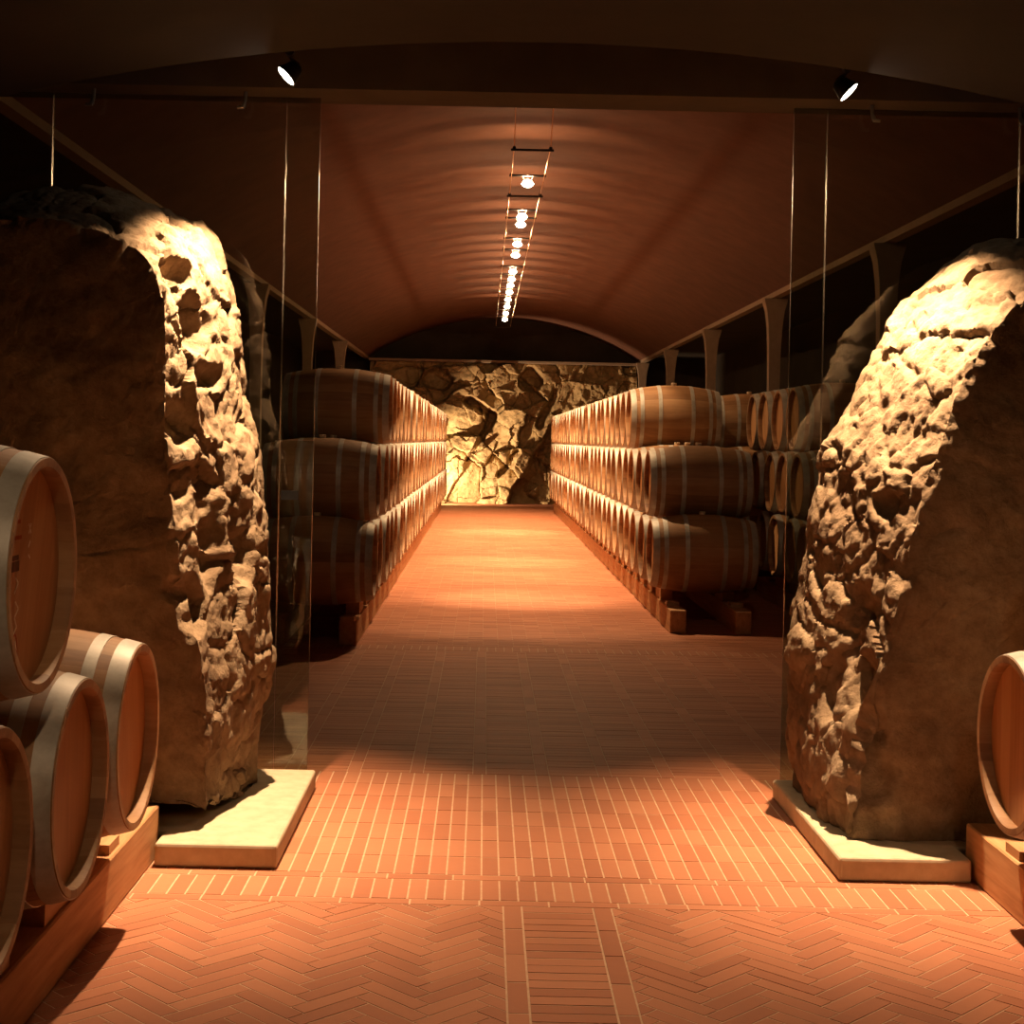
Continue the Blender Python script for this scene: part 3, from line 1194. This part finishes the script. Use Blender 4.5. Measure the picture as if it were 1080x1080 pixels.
lampY = [15.5, 17.8, 18.45, 20.3, 21.5, 23.6, 24.7, 25.7, 26.9, 28.3, 29.8, 31.4, 33.0]
lamp0 = None
for i, ly in enumerate(lampY):
    lab = 'lit halogen lamp on the vault cables, %s from the near end' % ORD[i]
    if lamp0 is None:
        o = lamp0 = empty('cable_lamp', (LX, ly, LZ))
        MB().tube([(-.19, -.03, 0), (.19, -.03, 0)], .008, 8).tube([(-.19, .03, 0), (.19, .03, 0)], .008, 8).tube([(-.17, 0, -.01), (-.17, 0, .022)], .013, 8).tube([(.17, 0, -.01), (.17, 0, .022)], .013, 8).obj('crossbar', M['black'], o, (0, 0, .022))
        MB().tube([(-.05, -.03, .022), (-.05, 0, .0), (-.03, 0, -.045)], .006, 8).tube([(.05, -.03, .022), (.05, 0, .0), (.03, 0, -.045)], .006, 8).obj('socket', M['steel'], o)
        MB().lathe([(-.10, .0001), (-.096, .026), (-.084, .050), (-.062, .066), (-.040, .050), (-.02, .026), (-.014, .0001)], 22, 'Z').obj('bulb', M['bulb'], o, smooth=True)
    else:
        o = lamp0.copy()
        COL.objects.link(o)
        o.location = (LX, ly, LZ)
        for ch in lamp0.children:
            c = ch.copy()
            c.parent = o
            COL.objects.link(c)
    tag(o, lab, 'lamp', 'halogen lamps on the vault cables')
    spot('lamp_beam', (LX, ly, LZ - .13), (0, .02, -1), 470, 80, .25, .02, (1, .66, .36))
    spot('lamp_core', (LX, ly, LZ - .13), (0, .02, -1), {0: 1100, 3: 1100, 8: 1500}.get(i, 150), 34, 1.0, .02, (1, .72, .44))
    spot('lamp_flood', (LX, ly, LZ - .13), (0, .02, -1), 260, 145, 1.0, .02)
    point('lamp_glow', (LX, ly, LZ - .004), 24, .005, (1, .55, .25))

spot('lamp_spill', (LX, lampY[0], LZ - .13), (0, -1.25, -1), 380, 76, 1.0, .02)

# light at the foot of the rock face, behind the end of the left stack
def floor_lamp(x, y, lab, aim, power, size):
    root = empty('floor_spotlight', (x, y, 0))
    tag(root, lab, 'spotlight')
    MB().lathe([(0, .0001), (0, .08), (.015, .08), (.02, .02), (.12, .015), (.12, .0001)], 20, 'Z').obj('base', M['black'], root)
    R = Vector(aim).normalized().to_track_quat('Z', 'Y').to_matrix().to_4x4()
    R.translation = (0, 0, .2)
    MB().lathe([(-.1, .0001), (-.1, .05), (-.05, .08), (.03, .085), (.03, .075), (.0, .07)], 24, 'Z').xform(R).obj('housing', M['black'], root, smooth=True)
    MB().lathe([(.005, .0001), (.005, .07), (.0, .07)], 24, 'Z').xform(R).obj('lens', M['lens'], root)
    spot('floor_beam', Vector((x, y, .2)) + Vector(aim).normalized() * .05, aim, power, size, .5, .05, FRONT)


floor_lamp(-1.45, 37.25, 'floor spotlight lighting the rock face behind the left aisle stack', (1.5, 1.4, .8), 1200, 96)

# front vault lamps out of view, and an added fill pair behind the lintel
for (x, y, z, aim, pw, sz, lab) in ((-.5, 1.2, 3.1, (-1.05, 2.5, -1.95), 85, 36, 'ceiling spotlight above the near left barrels'),
                               (1.1, 1.4, 3.1, (.9, 3.6, -2.5), 80, 46, 'ceiling spotlight above the near right barrels'),
                               (-.6, 7.45, 4.3, (-.6, 5.5, -1.8), 60, 56, 'added fill spotlight hidden behind the lintel, lighting the left aisle stack'),
                               (1.4, 7.45, 4.3, (.7, 6.8, -1.8), 100, 56, 'added fill spotlight hidden behind the lintel, lighting the right aisle stack')):
    root = empty('unseen_spotlight', (x, y, z))
    tag(root, lab, 'spotlight')
    R = Vector(aim).normalized().to_track_quat('Z', 'Y').to_matrix().to_4x4()
    MB().lathe([(-.10, .0001), (-.10, .025), (-.085, .036), (-.03, .046), (.0, .054), (.006, .054), (.006, .049), (-.004, .047)], 28, 'Z').xform(R).obj('housing', M['black'], root, smooth=True)
    MB().lathe([(-.003, .0001), (.002, .047), (-.004, .047)], 28, 'Z').xform(R).obj('lens', M['lens'], root)
    MB().tube([tuple(Vector(aim).normalized() * -.08), (0, 0, .2)], .008, 8).obj('bracket', M['black'], root)
    spot('unseen_beam', Vector((x, y, z)) + Vector(aim).normalized() * .03, aim, pw, sz, 1.0, .04, FRONT)

# ------------------------------------------------------------------ world and view
w = bpy.data.worlds.new('world')
SC.world = w
w.use_nodes = True
w.node_tree.nodes['Background'].inputs[0].default_value = (0, 0, 0, 1)
w.node_tree.nodes['Background'].inputs[1].default_value = 0
SC.view_settings.view_transform = 'Standard'
SC.view_settings.look = 'None'
SC.view_settings.exposure = -.1
SC.view_settings.gamma = 1
SC.view_settings.use_curve_mapping = False
SC.cycles.use_denoising = True
SC.cycles.max_bounces = 10
SC.cycles.transparent_max_bounces = 24
SC.cycles.sample_clamp_indirect = 8
print('barrels', NB[0])
